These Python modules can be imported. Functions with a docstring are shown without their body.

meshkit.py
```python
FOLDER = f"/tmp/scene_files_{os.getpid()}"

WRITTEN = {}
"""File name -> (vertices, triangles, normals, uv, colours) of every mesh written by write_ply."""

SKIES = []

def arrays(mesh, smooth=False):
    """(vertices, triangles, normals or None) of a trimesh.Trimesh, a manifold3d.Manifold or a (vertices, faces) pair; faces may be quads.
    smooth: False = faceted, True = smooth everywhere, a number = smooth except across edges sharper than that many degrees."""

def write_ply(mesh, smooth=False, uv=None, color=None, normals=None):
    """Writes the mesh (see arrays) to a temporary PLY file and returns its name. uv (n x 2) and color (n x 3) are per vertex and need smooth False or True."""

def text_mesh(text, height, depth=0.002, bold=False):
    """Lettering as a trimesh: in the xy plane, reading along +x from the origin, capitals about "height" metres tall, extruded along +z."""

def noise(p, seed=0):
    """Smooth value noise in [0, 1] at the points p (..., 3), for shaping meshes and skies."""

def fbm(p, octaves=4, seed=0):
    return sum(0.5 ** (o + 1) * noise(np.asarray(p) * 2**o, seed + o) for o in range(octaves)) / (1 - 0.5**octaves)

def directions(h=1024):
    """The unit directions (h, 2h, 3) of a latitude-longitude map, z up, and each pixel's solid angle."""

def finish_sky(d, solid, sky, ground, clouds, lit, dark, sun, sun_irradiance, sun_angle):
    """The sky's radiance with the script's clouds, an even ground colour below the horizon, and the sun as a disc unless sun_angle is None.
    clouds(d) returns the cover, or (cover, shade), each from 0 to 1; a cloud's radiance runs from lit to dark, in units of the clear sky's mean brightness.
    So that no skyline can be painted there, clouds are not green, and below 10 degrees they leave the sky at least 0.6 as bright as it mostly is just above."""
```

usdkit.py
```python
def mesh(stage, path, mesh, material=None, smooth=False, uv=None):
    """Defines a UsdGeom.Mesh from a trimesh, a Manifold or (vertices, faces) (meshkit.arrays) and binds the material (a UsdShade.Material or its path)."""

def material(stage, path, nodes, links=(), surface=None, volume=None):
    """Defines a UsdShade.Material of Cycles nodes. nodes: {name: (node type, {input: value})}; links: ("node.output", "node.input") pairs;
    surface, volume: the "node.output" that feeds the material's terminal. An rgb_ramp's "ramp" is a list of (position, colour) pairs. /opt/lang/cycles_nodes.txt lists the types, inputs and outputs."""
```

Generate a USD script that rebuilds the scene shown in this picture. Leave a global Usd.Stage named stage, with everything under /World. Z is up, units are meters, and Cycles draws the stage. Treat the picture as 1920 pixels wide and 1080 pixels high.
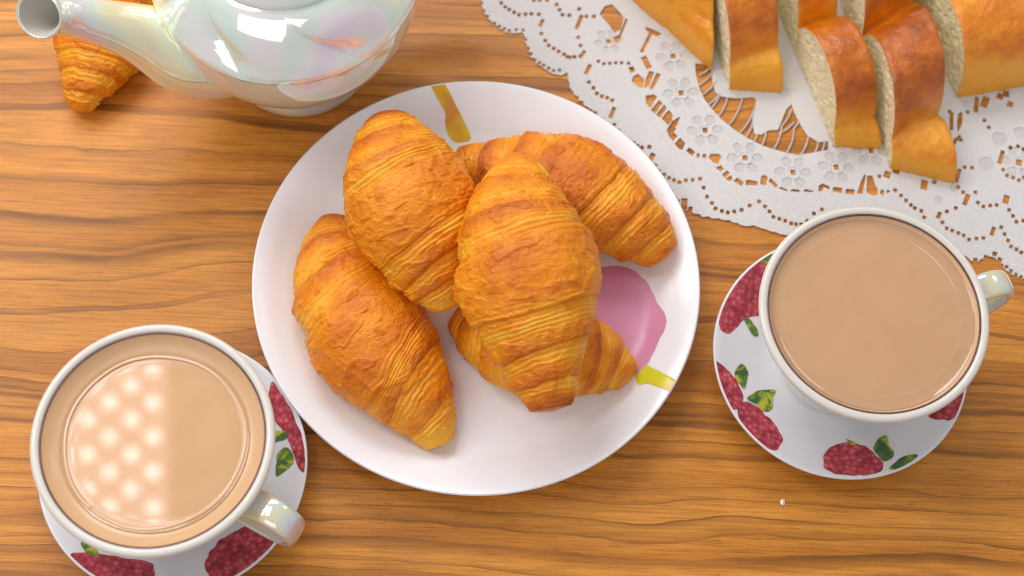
import math, random
import numpy as np, trimesh, usdkit, meshkit
from scipy.interpolate import PchipInterpolator, CubicSpline
from shapely.geometry import Polygon, Point, LineString, MultiPolygon, box
from shapely.ops import unary_union
from shapely import affinity
from pxr import Usd, UsdGeom, UsdLux, UsdShade, Sdf, Gf, Vt

stage = Usd.Stage.CreateInMemory()
UsdGeom.SetStageUpAxis(stage, UsdGeom.Tokens.z)
UsdGeom.SetStageMetersPerUnit(stage, 1.0)
UsdGeom.Xform.Define(stage, '/World')
UsdGeom.Scope.Define(stage, '/World/Looks')

# ------------------------------------------------------------------ camera
F_PX, TILT, ROLL, DIST = 3065.3, 0.3883, 0.0958, 0.9
_ct, _st, _cr, _sr = math.cos(TILT), math.sin(TILT), math.cos(ROLL), math.sin(ROLL)
FWD = np.array([0, _st, -_ct])
_R0, _U0 = np.array([1.0, 0, 0]), np.array([0, _ct, _st])
RIGHT, UP = _cr * _R0 + _sr * _U0, -_sr * _R0 + _cr * _U0
EYE = -DIST * FWD
cam = UsdGeom.Camera.Define(stage, '/World/camera')
_m = Gf.Matrix4d(*[*RIGHT, 0, *UP, 0, *(-FWD), 0, *EYE, 1])
cam.AddTransformOp().Set(_m)
cam.CreateHorizontalApertureAttr(36.0)
cam.CreateVerticalApertureAttr(36.0 * 576 / 1024)
cam.CreateFocalLengthAttr(36.0 * F_PX / 1920)
cam.CreateClippingRangeAttr(Gf.Vec2f(0.02, 50))
cam.CreateFStopAttr(5.6)
cam.CreateFocusDistanceAttr(0.845)
cam.CreateExposureAttr(0.26)


def rays(p):
    p = np.atleast_2d(np.asarray(p, float))
    return ((p[:, :1] - 960) / F_PX) * RIGHT - ((p[:, 1:2] - 540) / F_PX) * UP + FWD


def at(px, py, z=0.0):
    "the point of the level plane z seen at this place of the photograph"
    d = rays([(px, py)])[0]
    return EYE + d * (z - EYE[2]) / d[2]


def ats(p, z=0.0):
    d = rays(p)
    return EYE + d * ((z - EYE[2]) / d[:, 2])[:, None]


# ------------------------------------------------------------------ lamps
def rect_light(name, pos, target, w, h, intensity, color):
    l = UsdLux.RectLight.Define(stage, '/World/' + name)
    pos, target = np.array(pos, float), np.array(target, float)
    zax = pos - target
    zax /= np.linalg.norm(zax)
    up = np.array([0, 0, 1.0]) if abs(zax[2]) < 0.95 else np.array([0, 1.0, 0])
    xax = np.cross(up, zax); xax /= np.linalg.norm(xax)
    yax = np.cross(zax, xax)
    l.AddTransformOp().Set(Gf.Matrix4d(*[*xax, 0, *yax, 0, *zax, 0, *pos, 1]))
    l.CreateWidthAttr(w); l.CreateHeightAttr(h)
    l.CreateIntensityAttr(intensity); l.CreateColorAttr(Gf.Vec3f(*color))
    return l


rect_light('window_light_rear', (-0.40, 1.10, 1.20), (-0.05, 0.05, 0), 1.0, 0.5, 7.4, (1.0, 0.985, 0.975))
rect_light('lamp_light_right', (0.85, 0.85, 1.1), (0.15, 0, 0), 0.3, 0.3, 4.0, (1.0, 0.96, 0.93))  # small lamp added for the arc highlight on the right tea
rect_light('window_light_front', (-0.40, -1.25, 1.75), (0, 0.05, 0), 1.7, 1.1, 1.0, (1.0, 0.97, 0.99))
rect_light('window_light_left', (-0.95, 0.30, 1.0), (-0.2, 0, 0), 0.5, 0.5, 5.6, (1.0, 0.98, 0.96))
dome = UsdLux.DomeLight.Define(stage, '/World/room_light')
dome.CreateIntensityAttr(0.13); dome.CreateColorAttr(Gf.Vec3f(0.98, 0.98, 1.0))

# ------------------------------------------------------------------ helpers
COUNT = {}


def free(path):
    k = COUNT.get(path, 0); COUNT[path] = k + 1
    return path if k == 0 else f'{path}_{k:03d}'


def tag(prim, label=None, category=None, group=None, kind=None):
    for k, v in (('label', label), ('category', category), ('group', group), ('kind', kind)):
        if v: prim.SetCustomDataByKey(k, v)


def thing(name, loc, label, category, group=None):
    x = UsdGeom.Xform.Define(stage, free('/World/' + name))
    x.AddTranslateOp().Set(Gf.Vec3d(*map(float, loc)))
    tag(x.GetPrim(), label, category, group)
    x.loc = np.array(loc, float)
    return x


def part(parent, name, mesh, mat, smooth=True, world=False, attrs=None, label=None, kind=None, root=None):
    "mesh = (v, f) or a trimesh, in the thing's own coordinates, or in world coordinates when world is set"
    base = parent.GetPath().pathString if parent is not None else '/World'
    if isinstance(mesh, tuple):                                       # leave out points no face uses
        v, f = np.asarray(mesh[0], float), np.asarray(mesh[1], int)
        used = np.unique(f); new = np.zeros(len(v), int); new[used] = np.arange(len(used))
        mesh = (v[used], new[f]); attrs = {k: np.asarray(a)[used] for k, a in (attrs or {}).items()}
    v, f, n = meshkit.arrays(mesh, smooth)
    if world:
        v = v - (root or parent).loc
    m = UsdGeom.Mesh.Define(stage, free(f'{base}/{name}'))
    m.CreatePointsAttr(Vt.Vec3fArray.FromNumpy(np.ascontiguousarray(v, np.float32)))
    m.CreateFaceVertexCountsAttr(Vt.IntArray.FromNumpy(np.full(len(f), 3, np.int32)))
    m.CreateFaceVertexIndicesAttr(Vt.IntArray.FromNumpy(np.ascontiguousarray(f, np.int32).ravel()))
    m.CreateSubdivisionSchemeAttr('none')
    if n is not None:
        m.CreateNormalsAttr(Vt.Vec3fArray.FromNumpy(n.astype(np.float32)))
        m.SetNormalsInterpolation('vertex')
    for k, a in (attrs or {}).items():
        pv = UsdGeom.PrimvarsAPI(m)
        a = np.asarray(a, np.float32)
        if a.ndim == 2:
            pv.CreatePrimvar(k, Sdf.ValueTypeNames.Float3Array, 'vertex').Set(Vt.Vec3fArray.FromNumpy(np.ascontiguousarray(a)))
        else:
            pv.CreatePrimvar(k, Sdf.ValueTypeNames.FloatArray, 'vertex').Set(Vt.FloatArray.FromNumpy(np.ascontiguousarray(a)))
    if mat is not None:
        UsdShade.MaterialBindingAPI.Apply(m.GetPrim()).Bind(mat)
    tag(m.GetPrim(), label=label, kind=kind)
    return m


def grid_faces(nu, nv, wrap_v=False, flip=False):
    "vertex index = i*nv + j"
    i, j = np.meshgrid(np.arange(nu - 1), np.arange(nv if wrap_v else nv - 1), indexing='ij')
    i, j = i.ravel(), j.ravel()
    j2 = (j + 1) % nv
    a, b, c, d = i * nv + j, (i + 1) * nv + j, (i + 1) * nv + j2, i * nv + j2
    f = np.vstack([np.stack([a, b, c], 1), np.stack([a, c, d], 1)])
    return f[:, ::-1] if flip else f


def lathe(profile, n=160, lobes=None):
    "closed surface of revolution; profile = (r, z) rows, outside going up first"
    p = np.asarray(profile, float)
    th = np.linspace(0, 2 * np.pi, n, endpoint=False)
    r = p[:, 0][:, None] * np.ones(n)
    if lobes is not None:
        r = r * lobes(p[:, 1][:, None], th[None])
    v = np.stack([r * np.cos(th), r * np.sin(th), p[:, 1][:, None] * np.ones(n)], -1).reshape(-1, 3)
    return v, grid_faces(len(p), n, True, flip=True)


def smooth_profile(pts, n=60):
    p = np.asarray(pts, float)
    s = np.r_[0, np.cumsum(np.maximum(np.linalg.norm(np.diff(p, axis=0), axis=1), 1e-6))]
    q = np.linspace(0, s[-1], n)
    return np.stack([PchipInterpolator(s, p[:, 0])(q), PchipInterpolator(s, p[:, 1])(q)], 1)


def tri_polygon(poly, step):
    "triangles of a shapely polygon with edges no longer than step"
    if poly.is_empty: return np.zeros((0, 2)), np.zeros((0, 3), int)
    vs, fs, n = [], [], 0
    for g in getattr(poly, 'geoms', [poly]):
        if g.area <= 0: continue
        v, f = trimesh.creation.triangulate_polygon(g.segmentize(step), engine='earcut')
        v3 = np.c_[v, np.zeros(len(v))]
        v3, f = trimesh.remesh.subdivide_to_size(v3, f, step * 1.6, max_iter=12)
        mm = trimesh.Trimesh(v3, f); mm.merge_vertices()
        vs.append(mm.vertices[:, :2]); fs.append(mm.faces + n); n += len(mm.vertices)
    return np.vstack(vs), np.vstack(fs)


def sweep(points, radii_a, radii_b, n=40, cap=True, up=(0, 0, 1), steps=80):
    "smooth tube through the points; radii_a across, radii_b along the up side"
    p = np.asarray(points, float)
    s = np.r_[0, np.cumsum(np.linalg.norm(np.diff(p, axis=0), axis=1))]; s /= s[-1]
    q = np.linspace(0, 1, steps)
    c = CubicSpline(s, p)(q)
    ra = PchipInterpolator(s, radii_a)(q); rb = PchipInterpolator(s, radii_b)(q)
    t = np.gradient(c, axis=0); t /= np.linalg.norm(t, axis=1, keepdims=True)
    up = np.asarray(up, float)
    side = np.cross(t, up); side /= np.linalg.norm(side, axis=1, keepdims=True)
    nn = np.cross(side, t)
    th = np.linspace(0, 2 * np.pi, n, endpoint=False)
    v = c[:, None] + ra[:, None, None] * np.cos(th)[None, :, None] * side[:, None] + rb[:, None, None] * np.sin(th)[None, :, None] * nn[:, None]
    v = v.reshape(-1, 3)
    f = grid_faces(steps, n, True)
    if cap:
        v = np.vstack([v, c[0], c[-1]]); a, b = len(v) - 2, len(v) - 1
        j = np.arange(n); j2 = (j + 1) % n
        f = np.vstack([f, np.stack([np.full(n, a), j, j2], 1), np.stack([np.full(n, b), (steps - 1) * n + j2, (steps - 1) * n + j], 1)])
    return v, f


# ------------------------------------------------------------------ materials
def mat(name, nodes, links, surface='p.BSDF'):
    return usdkit.material(stage, '/World/Looks/' + name, nodes, links, surface=surface)


def ramp(stops):
    return ('rgb_ramp', {'ramp': stops})


# wood: long grain along the table, wavy dark growth lines, fine pores
M_WOOD = mat('wood', {
    'g': ('geometry', {}),
    'rot': ('mapping', {'rotation': (0, 0, -0.06)}),
    'big': ('noise_texture', {'scale': 1.0, 'detail': 2.0, 'roughness': 0.5}),
    'bigm': ('mapping', {'scale': (3.2, 7.0, 1.0), 'location': (3.1, 1.7, 0)}),
    'mid': ('noise_texture', {'scale': 1.0, 'detail': 3.0, 'roughness': 0.55}),
    'midm': ('mapping', {'scale': (14.0, 34.0, 1.0), 'location': (7.7, 3.3, 0)}),
    'sx': ('separate_xyz', {}),
    'w1': ('math', {'math_type': 'multiply_add', 'value2': 0.060, 'value3': 0.0}),
    'w2': ('math', {'math_type': 'multiply_add', 'value2': 0.0090, 'value3': 0.0}),
    'y1': ('math', {'math_type': 'add'}), 'y2': ('math', {'math_type': 'add'}),
    'ring': ('noise_texture', {'dimensions': '1D', 'scale': 40.0, 'detail': 2.5, 'roughness': 0.5}),
    'line': ('noise_texture', {'dimensions': '1D', 'scale': 56.0, 'detail': 0.6, 'roughness': 0.5}),
    'lr': ramp([(0.0, (0, 0, 0)), (0.405, (0, 0, 0)), (0.475, (.55, .55, .55)), (0.492, (1, 1, 1)), (0.500, (1, 1, 1)), (0.508, (0, 0, 0)), (1.0, (0, 0, 0))]),
    'brk': ('noise_texture', {'scale': 1.0, 'detail': 3.0, 'roughness': 0.6}),
    'brkm': ('mapping', {'scale': (9.0, 60.0, 1.0)}),
    'brkr': ramp([(0.30, (0.15, 0.15, 0.15)), (0.62, (1, 1, 1))]),
    'lmul': ('math', {'math_type': 'multiply'}),
    'col': ramp([(0.25, (0.40, 0.135, 0.012)), (0.40, (0.52, 0.190, 0.019)), (0.52, (0.61, 0.237, 0.028)), (0.72, (0.70, 0.292, 0.044))]),
    'fib': ('noise_texture', {'scale': 1.0, 'detail': 4.0, 'roughness': 0.65}),
    'fibm': ('mapping', {'scale': (26.0, 620.0, 1.0)}),
    'fibr': ramp([(0.33, (0.74, 0.70, 0.66)), (0.58, (1.06, 1.08, 1.08))]),
    'tone': ('noise_texture', {'scale': 7.0, 'detail': 2.0}),
    'toner': ramp([(0.3, (0.86, 0.84, 0.82)), (0.7, (1.1, 1.1, 1.1))]),
    'po': ('noise_texture', {'scale': 1.0, 'detail': 2.0, 'roughness': 0.6}), 'pom': ('mapping', {'scale': (75.0, 1500.0, 1.0), 'location': (1.3, 0.4, 0)}),
    'por': ramp([(0.30, (0.55, 0.48, 0.42)), (0.40, (1, 1, 1))]), 'm0': ('mix', {'mix_type': 'multiply', 'fac': 0.8}),
    'm1': ('mix', {'mix_type': 'multiply', 'fac': 1.0}),
    'm2': ('mix', {'mix_type': 'multiply', 'fac': 1.0}),
    'm3': ('mix', {'mix_type': 'mix', 'color2': (0.225, 0.080, 0.009)}),
    'hb': ('math', {'math_type': 'multiply_add', 'value2': -0.6}),
    'b': ('bump', {'distance': 0.0006, 'strength': 0.35}),
    'rr': ('map_range', {'from_min': 0.3, 'from_max': 0.7, 'to_min': 0.36, 'to_max': 0.5}),
    'p': ('principled_bsdf', {'roughness': 0.45, 'specular_ior_level': 0.4}),
}, [('g.position', 'rot.vector'), ('rot.vector', 'bigm.vector'), ('bigm.vector', 'big.vector'), ('rot.vector', 'midm.vector'), ('midm.vector', 'mid.vector'),
    ('rot.vector', 'sx.vector'), ('big.fac', 'w1.value1'), ('sx.y', 'y1.value1'), ('w1.value', 'y1.value2'), ('mid.fac', 'w2.value1'), ('y1.value', 'y2.value1'), ('w2.value', 'y2.value2'),
    ('y2.value', 'ring.w'), ('y2.value', 'line.w'), ('line.fac', 'lr.fac'), ('rot.vector', 'brkm.vector'), ('brkm.vector', 'brk.vector'), ('brk.fac', 'brkr.fac'),
    ('lr.color', 'lmul.value1'), ('brkr.color', 'lmul.value2'), ('ring.fac', 'col.fac'), ('rot.vector', 'fibm.vector'), ('fibm.vector', 'fib.vector'), ('fib.fac', 'fibr.fac'),
    ('rot.vector', 'tone.vector'), ('tone.fac', 'toner.fac'), ('rot.vector', 'pom.vector'), ('pom.vector', 'po.vector'), ('po.fac', 'por.fac'), ('col.color', 'm0.color1'), ('por.color', 'm0.color2'), ('m0.color', 'm1.color1'), ('fibr.color', 'm1.color2'), ('m1.color', 'm2.color1'), ('toner.color', 'm2.color2'),
    ('m2.color', 'm3.color1'), ('lmul.value', 'm3.fac'), ('m3.color', 'p.base_color'), ('lmul.value', 'hb.value1'), ('fib.fac', 'hb.value3'), ('hb.value', 'b.height'), ('b.normal', 'p.normal'),
    ('fib.fac', 'rr.value'), ('rr.result', 'p.roughness')])


def glaze(name, color, rough=0.12, spec=0.5, **k):
    return mat(name, {
        'g': ('geometry', {}), 'n': ('noise_texture', {'scale': 90.0, 'detail': 2.0}),
        'b': ('bump', {'distance': 0.0004, 'strength': 0.04}),
        'nr': ('noise_texture', {'scale': 40.0, 'detail': 4.0}),
        'r': ('map_range', {'from_min': 0.3, 'from_max': 0.7, 'to_min': rough * 0.8, 'to_max': rough * 1.25}),
        'p': ('principled_bsdf', {'base_color': color, 'roughness': rough, 'specular_ior_level': spec, **k})},
        [('g.position', 'n.vector'), ('n.fac', 'b.height'), ('b.normal', 'p.normal'), ('g.position', 'nr.vector'), ('nr.fac', 'r.value'), ('r.result', 'p.roughness')])


M_PLATE = glaze('opal_glass', (0.87, 0.885, 0.92), 0.2, 0.5, subsurface_weight=0.08, subsurface_scale=0.003, subsurface_radius=(1.0, 0.8, 0.8))
M_SAUCER = glaze('white_porcelain', (0.70, 0.715, 0.745), 0.12)
M_RIM = glaze('cream_porcelain', (0.68, 0.64, 0.575), 0.16)
M_LINE = glaze('platinum_line', (0.16, 0.085, 0.07), 0.25, metallic=0.5)


def pearl(name, color, mix, stops, scale, rough=0.07):
    "porcelain with a mother-of-pearl lustre: clouds of pale pigment over white glaze"
    return mat(name, {
        'g': ('geometry', {}), 'n': ('noise_texture', {'scale': scale, 'detail': 1.5, 'distortion': 0.8}), 'r': ramp(stops),
        'k': ('mix', {'mix_type': 'multiply', 'fac': 1.0, 'color2': color}),
        'p': ('principled_bsdf', {'roughness': 0.16, 'specular_ior_level': 0.5}),
        'q': ('principled_bsdf', {'metallic': 1.0, 'roughness': rough}),
        'm': ('mix_closure', {'fac': mix})},
        [('g.position', 'n.vector'), ('n.fac', 'r.fac'), ('r.color', 'k.color1'), ('k.color', 'p.base_color'), ('r.color', 'q.base_color'), ('p.BSDF', 'm.closure1'), ('q.BSDF', 'm.closure2')], surface='m.closure')


LUSTRE = [(0.30, (0.90, 0.80, 0.92)), (0.38, (0.95, 0.93, 0.93)), (0.45, (0.80, 0.96, 0.87)), (0.51, (0.95, 0.96, 0.74)), (0.57, (0.98, 0.93, 0.60)), (0.66, (0.97, 0.84, 0.74))]
M_PEARL = pearl('pearl_teapot', (0.90, 0.89, 0.87), 0.36, LUSTRE, 17.0, 0.05)
M_PEARL_CUP = pearl('pearl_handle', (0.74, 0.74, 0.74), 0.40, LUSTRE, 60.0, 0.09)
M_LUSTRE_TEA_TINT = glaze('lustre_tea_reflection', (0.68, 0.42, 0.225), 0.25, 0.45)  # tan of the tea reflected in the lustre glaze, put into the base colour

M_TEA = mat('milk_tea', {
    'g': ('geometry', {}), 'n': ('noise_texture', {'scale': 26.0, 'detail': 4.0, 'distortion': 2.0}), 'r': ramp([(0.3, (0.63, 0.375, 0.185)), (0.7, (0.665, 0.402, 0.208))]),
    'p': ('principled_bsdf', {'roughness': 0.03, 'specular_ior_level': 0.45, 'subsurface_weight': 0.3, 'subsurface_scale': 0.003, 'subsurface_radius': (1.0, 0.6, 0.3)})},
    [('g.position', 'n.vector'), ('n.fac', 'r.fac'), ('r.color', 'p.base_color')])
M_TEA_SHADED = mat('shaded_milk_tea', {  # same tea, darker: the weaker light at the right put into its colour
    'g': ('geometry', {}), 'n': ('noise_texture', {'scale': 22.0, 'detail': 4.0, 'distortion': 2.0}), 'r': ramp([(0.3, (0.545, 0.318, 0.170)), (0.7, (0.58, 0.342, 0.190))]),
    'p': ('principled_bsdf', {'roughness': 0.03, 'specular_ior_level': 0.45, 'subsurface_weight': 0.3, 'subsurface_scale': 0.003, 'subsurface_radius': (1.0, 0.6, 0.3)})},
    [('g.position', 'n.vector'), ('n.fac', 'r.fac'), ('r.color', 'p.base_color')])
M_TEA_SKIN = mat('tea_skin', {'p': ('principled_bsdf', {'base_color': (0.68, 0.44, 0.26), 'roughness': 0.10, 'specular_ior_level': 0.7})}, [])

M_BERRY = mat('raspberry_print', {
    'g': ('geometry', {}),
    'v': ('voronoi_texture', {'scale': 330.0, 'feature': 'f1', 'randomness': 0.8}),
    'r': ramp([(0.0, (0.70, 0.27, 0.31)), (0.16, (0.55, 0.115, 0.14)), (0.45, (0.45, 0.062, 0.082)), (0.8, (0.30, 0.030, 0.042))]),
    'n': ('noise_texture', {'scale': 120.0, 'detail': 2.0}), 'nr': ramp([(0.35, (0.75, 0.7, 0.75)), (0.7, (1.2, 1.25, 1.3))]),
    'm': ('mix', {'mix_type': 'multiply', 'fac': 1.0}),
    'p': ('principled_bsdf', {'roughness': 0.14, 'specular_ior_level': 0.5})},
    [('g.position', 'v.vector'), ('v.distance', 'r.fac'), ('g.position', 'n.vector'), ('n.fac', 'nr.fac'), ('r.color', 'm.color1'), ('nr.color', 'm.color2'), ('m.color', 'p.base_color')])
M_LEAF = mat('leaf_print', {
    'g': ('geometry', {}), 'n': ('noise_texture', {'scale': 130.0, 'detail': 2.0, 'distortion': 1.0}),
    'r': ramp([(0.36, (0.05, 0.12, 0.05)), (0.52, (0.12, 0.22, 0.04)), (0.62, (0.46, 0.46, 0.04))]),
    'p': ('principled_bsdf', {'roughness': 0.14})},
    [('g.position', 'n.vector'), ('n.fac', 'r.fac'), ('r.color', 'p.base_color')])
M_PETAL = mat('petal_print', {
    'g': ('geometry', {}), 'n': ('noise_texture', {'scale': 22.0, 'detail': 2.0}), 'r': ramp([(0.3, (0.60, 0.20, 0.32)), (0.7, (0.68, 0.29, 0.45))]),
    'p': ('principled_bsdf', {'roughness': 0.22})}, [('g.position', 'n.vector'), ('n.fac', 'r.fac'), ('r.color', 'p.base_color')])
def stem(name, ramp_stops): return mat(name, {
    'g': ('geometry', {}), 'n': ('noise_texture', {'scale': 60.0, 'detail': 1.0}), 'r': ramp(ramp_stops),
    'p': ('principled_bsdf', {'roughness': 0.22})}, [('g.position', 'n.vector'), ('n.fac', 'r.fac'), ('r.color', 'p.base_color')])
M_STEM = stem('stem_print', [(0.40, (0.66, 0.27, 0.0)), (0.5, (0.72, 0.45, 0.0)), (0.62, (0.70, 0.62, 0.01))])
M_STEM_GREEN = stem('green_stem_print', [(0.36, (0.66, 0.34, 0.01)), (0.46, (0.70, 0.62, 0.015)), (0.62, (0.60, 0.62, 0.02))])
M_STEM_PALE = mat('stem_print_edge', {'p': ('principled_bsdf', {'base_color': (0.74, 0.60, 0.34), 'roughness': 0.22})}, [])


def crust(name, pale, gold, brown, rough_lo, rough_hi, bump=0.6, spec=0.35):
    return mat(name, {
        'g': ('geometry', {}), 'a': ('attribute', {'attribute': 'toast'}), 'w': ('attribute', {'attribute': 'wrap'}),
        'n': ('noise_texture', {'scale': 130.0, 'detail': 5.0, 'roughness': 0.62}),
        'n2': ('noise_texture', {'scale': 38.0, 'detail': 3.0, 'roughness': 0.6}),
        'st': ('noise_texture', {'scale': 1.0, 'detail': 3.0, 'roughness': 0.6}),
        's1': ('math', {'math_type': 'multiply_add', 'value2': 0.40}),
        's2': ('math', {'math_type': 'multiply_add', 'value2': 0.55}),
        's3': ('math', {'math_type': 'multiply_add', 'value2': 0.26}),
        'off': ('math', {'math_type': 'subtract', 'value2': 0.600}),
        'r': ramp([(0.0, pale), (0.28, pale), (0.52, gold), (0.82, brown), (1.0, tuple(c * 0.6 for c in brown))]),
        'f': ('noise_texture', {'scale': 520.0, 'detail': 4.0, 'roughness': 0.7}),
        'h1': ('math', {'math_type': 'multiply_add', 'value2': 0.6}),
        'h2': ('math', {'math_type': 'multiply_add', 'value2': 0.5}),
        'b': ('bump', {'distance': 0.0011, 'strength': bump}),
        'rr': ('map_range', {'from_min': 0.35, 'from_max': 0.65, 'to_min': rough_lo, 'to_max': rough_hi}),
        'p': ('principled_bsdf', {'roughness': 0.5, 'specular_ior_level': spec, 'subsurface_weight': 0.12, 'subsurface_scale': 0.003, 'subsurface_radius': (1.0, 0.45, 0.15)})},
        [('g.position', 'n.vector'), ('g.position', 'n2.vector'), ('w.vector', 'st.vector'), ('n.fac', 's1.value1'), ('a.fac', 's1.value3'), ('n2.fac', 's2.value1'), ('s1.value', 's2.value3'),
         ('st.fac', 's3.value1'), ('s2.value', 's3.value3'), ('s3.value', 'off.value1'), ('off.value', 'r.fac'), ('r.color', 'p.base_color'), ('g.position', 'f.vector'), ('f.fac', 'h1.value1'), ('n.fac', 'h1.value3'),
         ('st.fac', 'h2.value1'), ('h1.value', 'h2.value3'), ('h2.value', 'b.height'), ('b.normal', 'p.normal'), ('n2.fac', 'rr.value'), ('rr.result', 'p.roughness')])


M_CROISSANT = crust('croissant_crust', (0.90, 0.41, 0.026), (0.84, 0.275, 0.004), (0.60, 0.140, 0.001), 0.24, 0.42, 0.75, 0.38)
M_BREAD = crust('egg_washed_crust', (0.84, 0.36, 0.014), (0.74, 0.220, 0.003), (0.48, 0.105, 0.001), 0.12, 0.32, 0.7, 0.6)
M_CRUMB = mat('bread_crumb', {
    'g': ('geometry', {}), 'v': ('voronoi_texture', {'scale': 420.0, 'feature': 'f1'}), 'n': ('noise_texture', {'scale': 260.0, 'detail': 5.0, 'roughness': 0.7}),
    'r': ramp([(0.3, (0.80, 0.64, 0.36)), (0.6, (0.93, 0.80, 0.52))]),
    'h': ('math', {'math_type': 'add'}), 'b': ('bump', {'distance': 0.0016, 'strength': 0.8}),
    'p': ('principled_bsdf', {'roughness': 0.85, 'specular_ior_level': 0.15, 'subsurface_weight': 0.25, 'subsurface_scale': 0.004, 'subsurface_radius': (1.0, 0.7, 0.4)})},
    [('g.position', 'v.vector'), ('g.position', 'n.vector'), ('n.fac', 'r.fac'), ('r.color', 'p.base_color'), ('v.distance', 'h.value1'), ('n.fac', 'h.value2'), ('h.value', 'b.height'), ('b.normal', 'p.normal')])


def cloth(name, color, alpha=None):
    nodes = {
        'g': ('geometry', {}), 'm': ('mapping', {'rotation': (0, 0, -0.25), 'scale': (900.0, 160.0, 1.0)}), 'n': ('noise_texture', {'scale': 1.0, 'detail': 2.0}),
        'm2': ('mapping', {'rotation': (0, 0, -0.25), 'scale': (1.0, 1.0, 1.0)}), 'wv': ('wave_texture', {'wave_type': 'bands', 'bands_direction': 'x', 'scale': 270.0, 'distortion': 0.6, 'detail': 1.0}),
        'wh': ('wave_texture', {'wave_type': 'bands', 'bands_direction': 'y', 'scale': 300.0, 'distortion': 0.5, 'detail': 1.0}),
        'h': ('math', {'math_type': 'multiply_add', 'value2': 0.5}), 'h2': ('math', {'math_type': 'add'}),
        'c': ramp([(0.1, tuple(x * 0.86 for x in color)), (0.75, color)]), 'b': ('bump', {'distance': 0.0006, 'strength': 0.7}),
        'p': ('principled_bsdf', {'roughness': 0.85, 'specular_ior_level': 0.2, 'sheen_weight': 0.2})}
    links = [('g.position', 'm.vector'), ('m.vector', 'n.vector'), ('g.position', 'm2.vector'), ('m2.vector', 'wv.vector'), ('m2.vector', 'wh.vector'), ('n.fac', 'h.value1'), ('wv.fac', 'h.value3'),
             ('h.value', 'h2.value1'), ('wh.fac', 'h2.value2'), ('wv.fac', 'c.fac'), ('c.color', 'p.base_color'), ('h2.value', 'b.height'), ('b.normal', 'p.normal')]
    if alpha is None:
        return mat(name, nodes, links)
    nodes['t'] = ('transparent_bsdf', {}); nodes['mx'] = ('mix_closure', {'fac': alpha})
    return mat(name, nodes, links + [('t.BSDF', 'mx.closure1'), ('p.BSDF', 'mx.closure2')], surface='mx.closure')


M_LACE = cloth('lace_cotton', (0.88, 0.86, 0.85))
M_NET = cloth('lace_net', (0.84, 0.81, 0.80), 0.92)
M_THREAD = cloth('lace_thread', (0.70, 0.62, 0.58))

# ------------------------------------------------------------------ the table
tb = trimesh.creation.box([1.7, 1.3, 0.03]); tb.apply_translation([0, 0.1, -0.015])
table = part(None, 'table_top', tb, M_WOOD, smooth=False)
tag(table.GetPrim(), kind='structure', label='brown wooden table top with wavy dark grain')

# ------------------------------------------------------------------ the plate
PLATE_C = np.array([-0.0192, -0.0046, 0.0])
PLATE_TOP = np.array([(0, .0062), (.06, .0062), (.082, .0066), (.092, .0082), (.104, .0138), (.113, .0188), (.1175, .0208), (.1193, .0214)])
PLATE_BACK = np.array([(.1204, .0208), (.1203, .0198), (.117, .0168), (.105, .0098), (.094, .0036), (.088, .0012), (.080, .0004), (.074, .0004), (.072, .0022), (.04, .0026), (0, .0026)])
plate_h = lambda r: np.interp(r, *smooth_profile(PLATE_TOP, 200).T)


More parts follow.
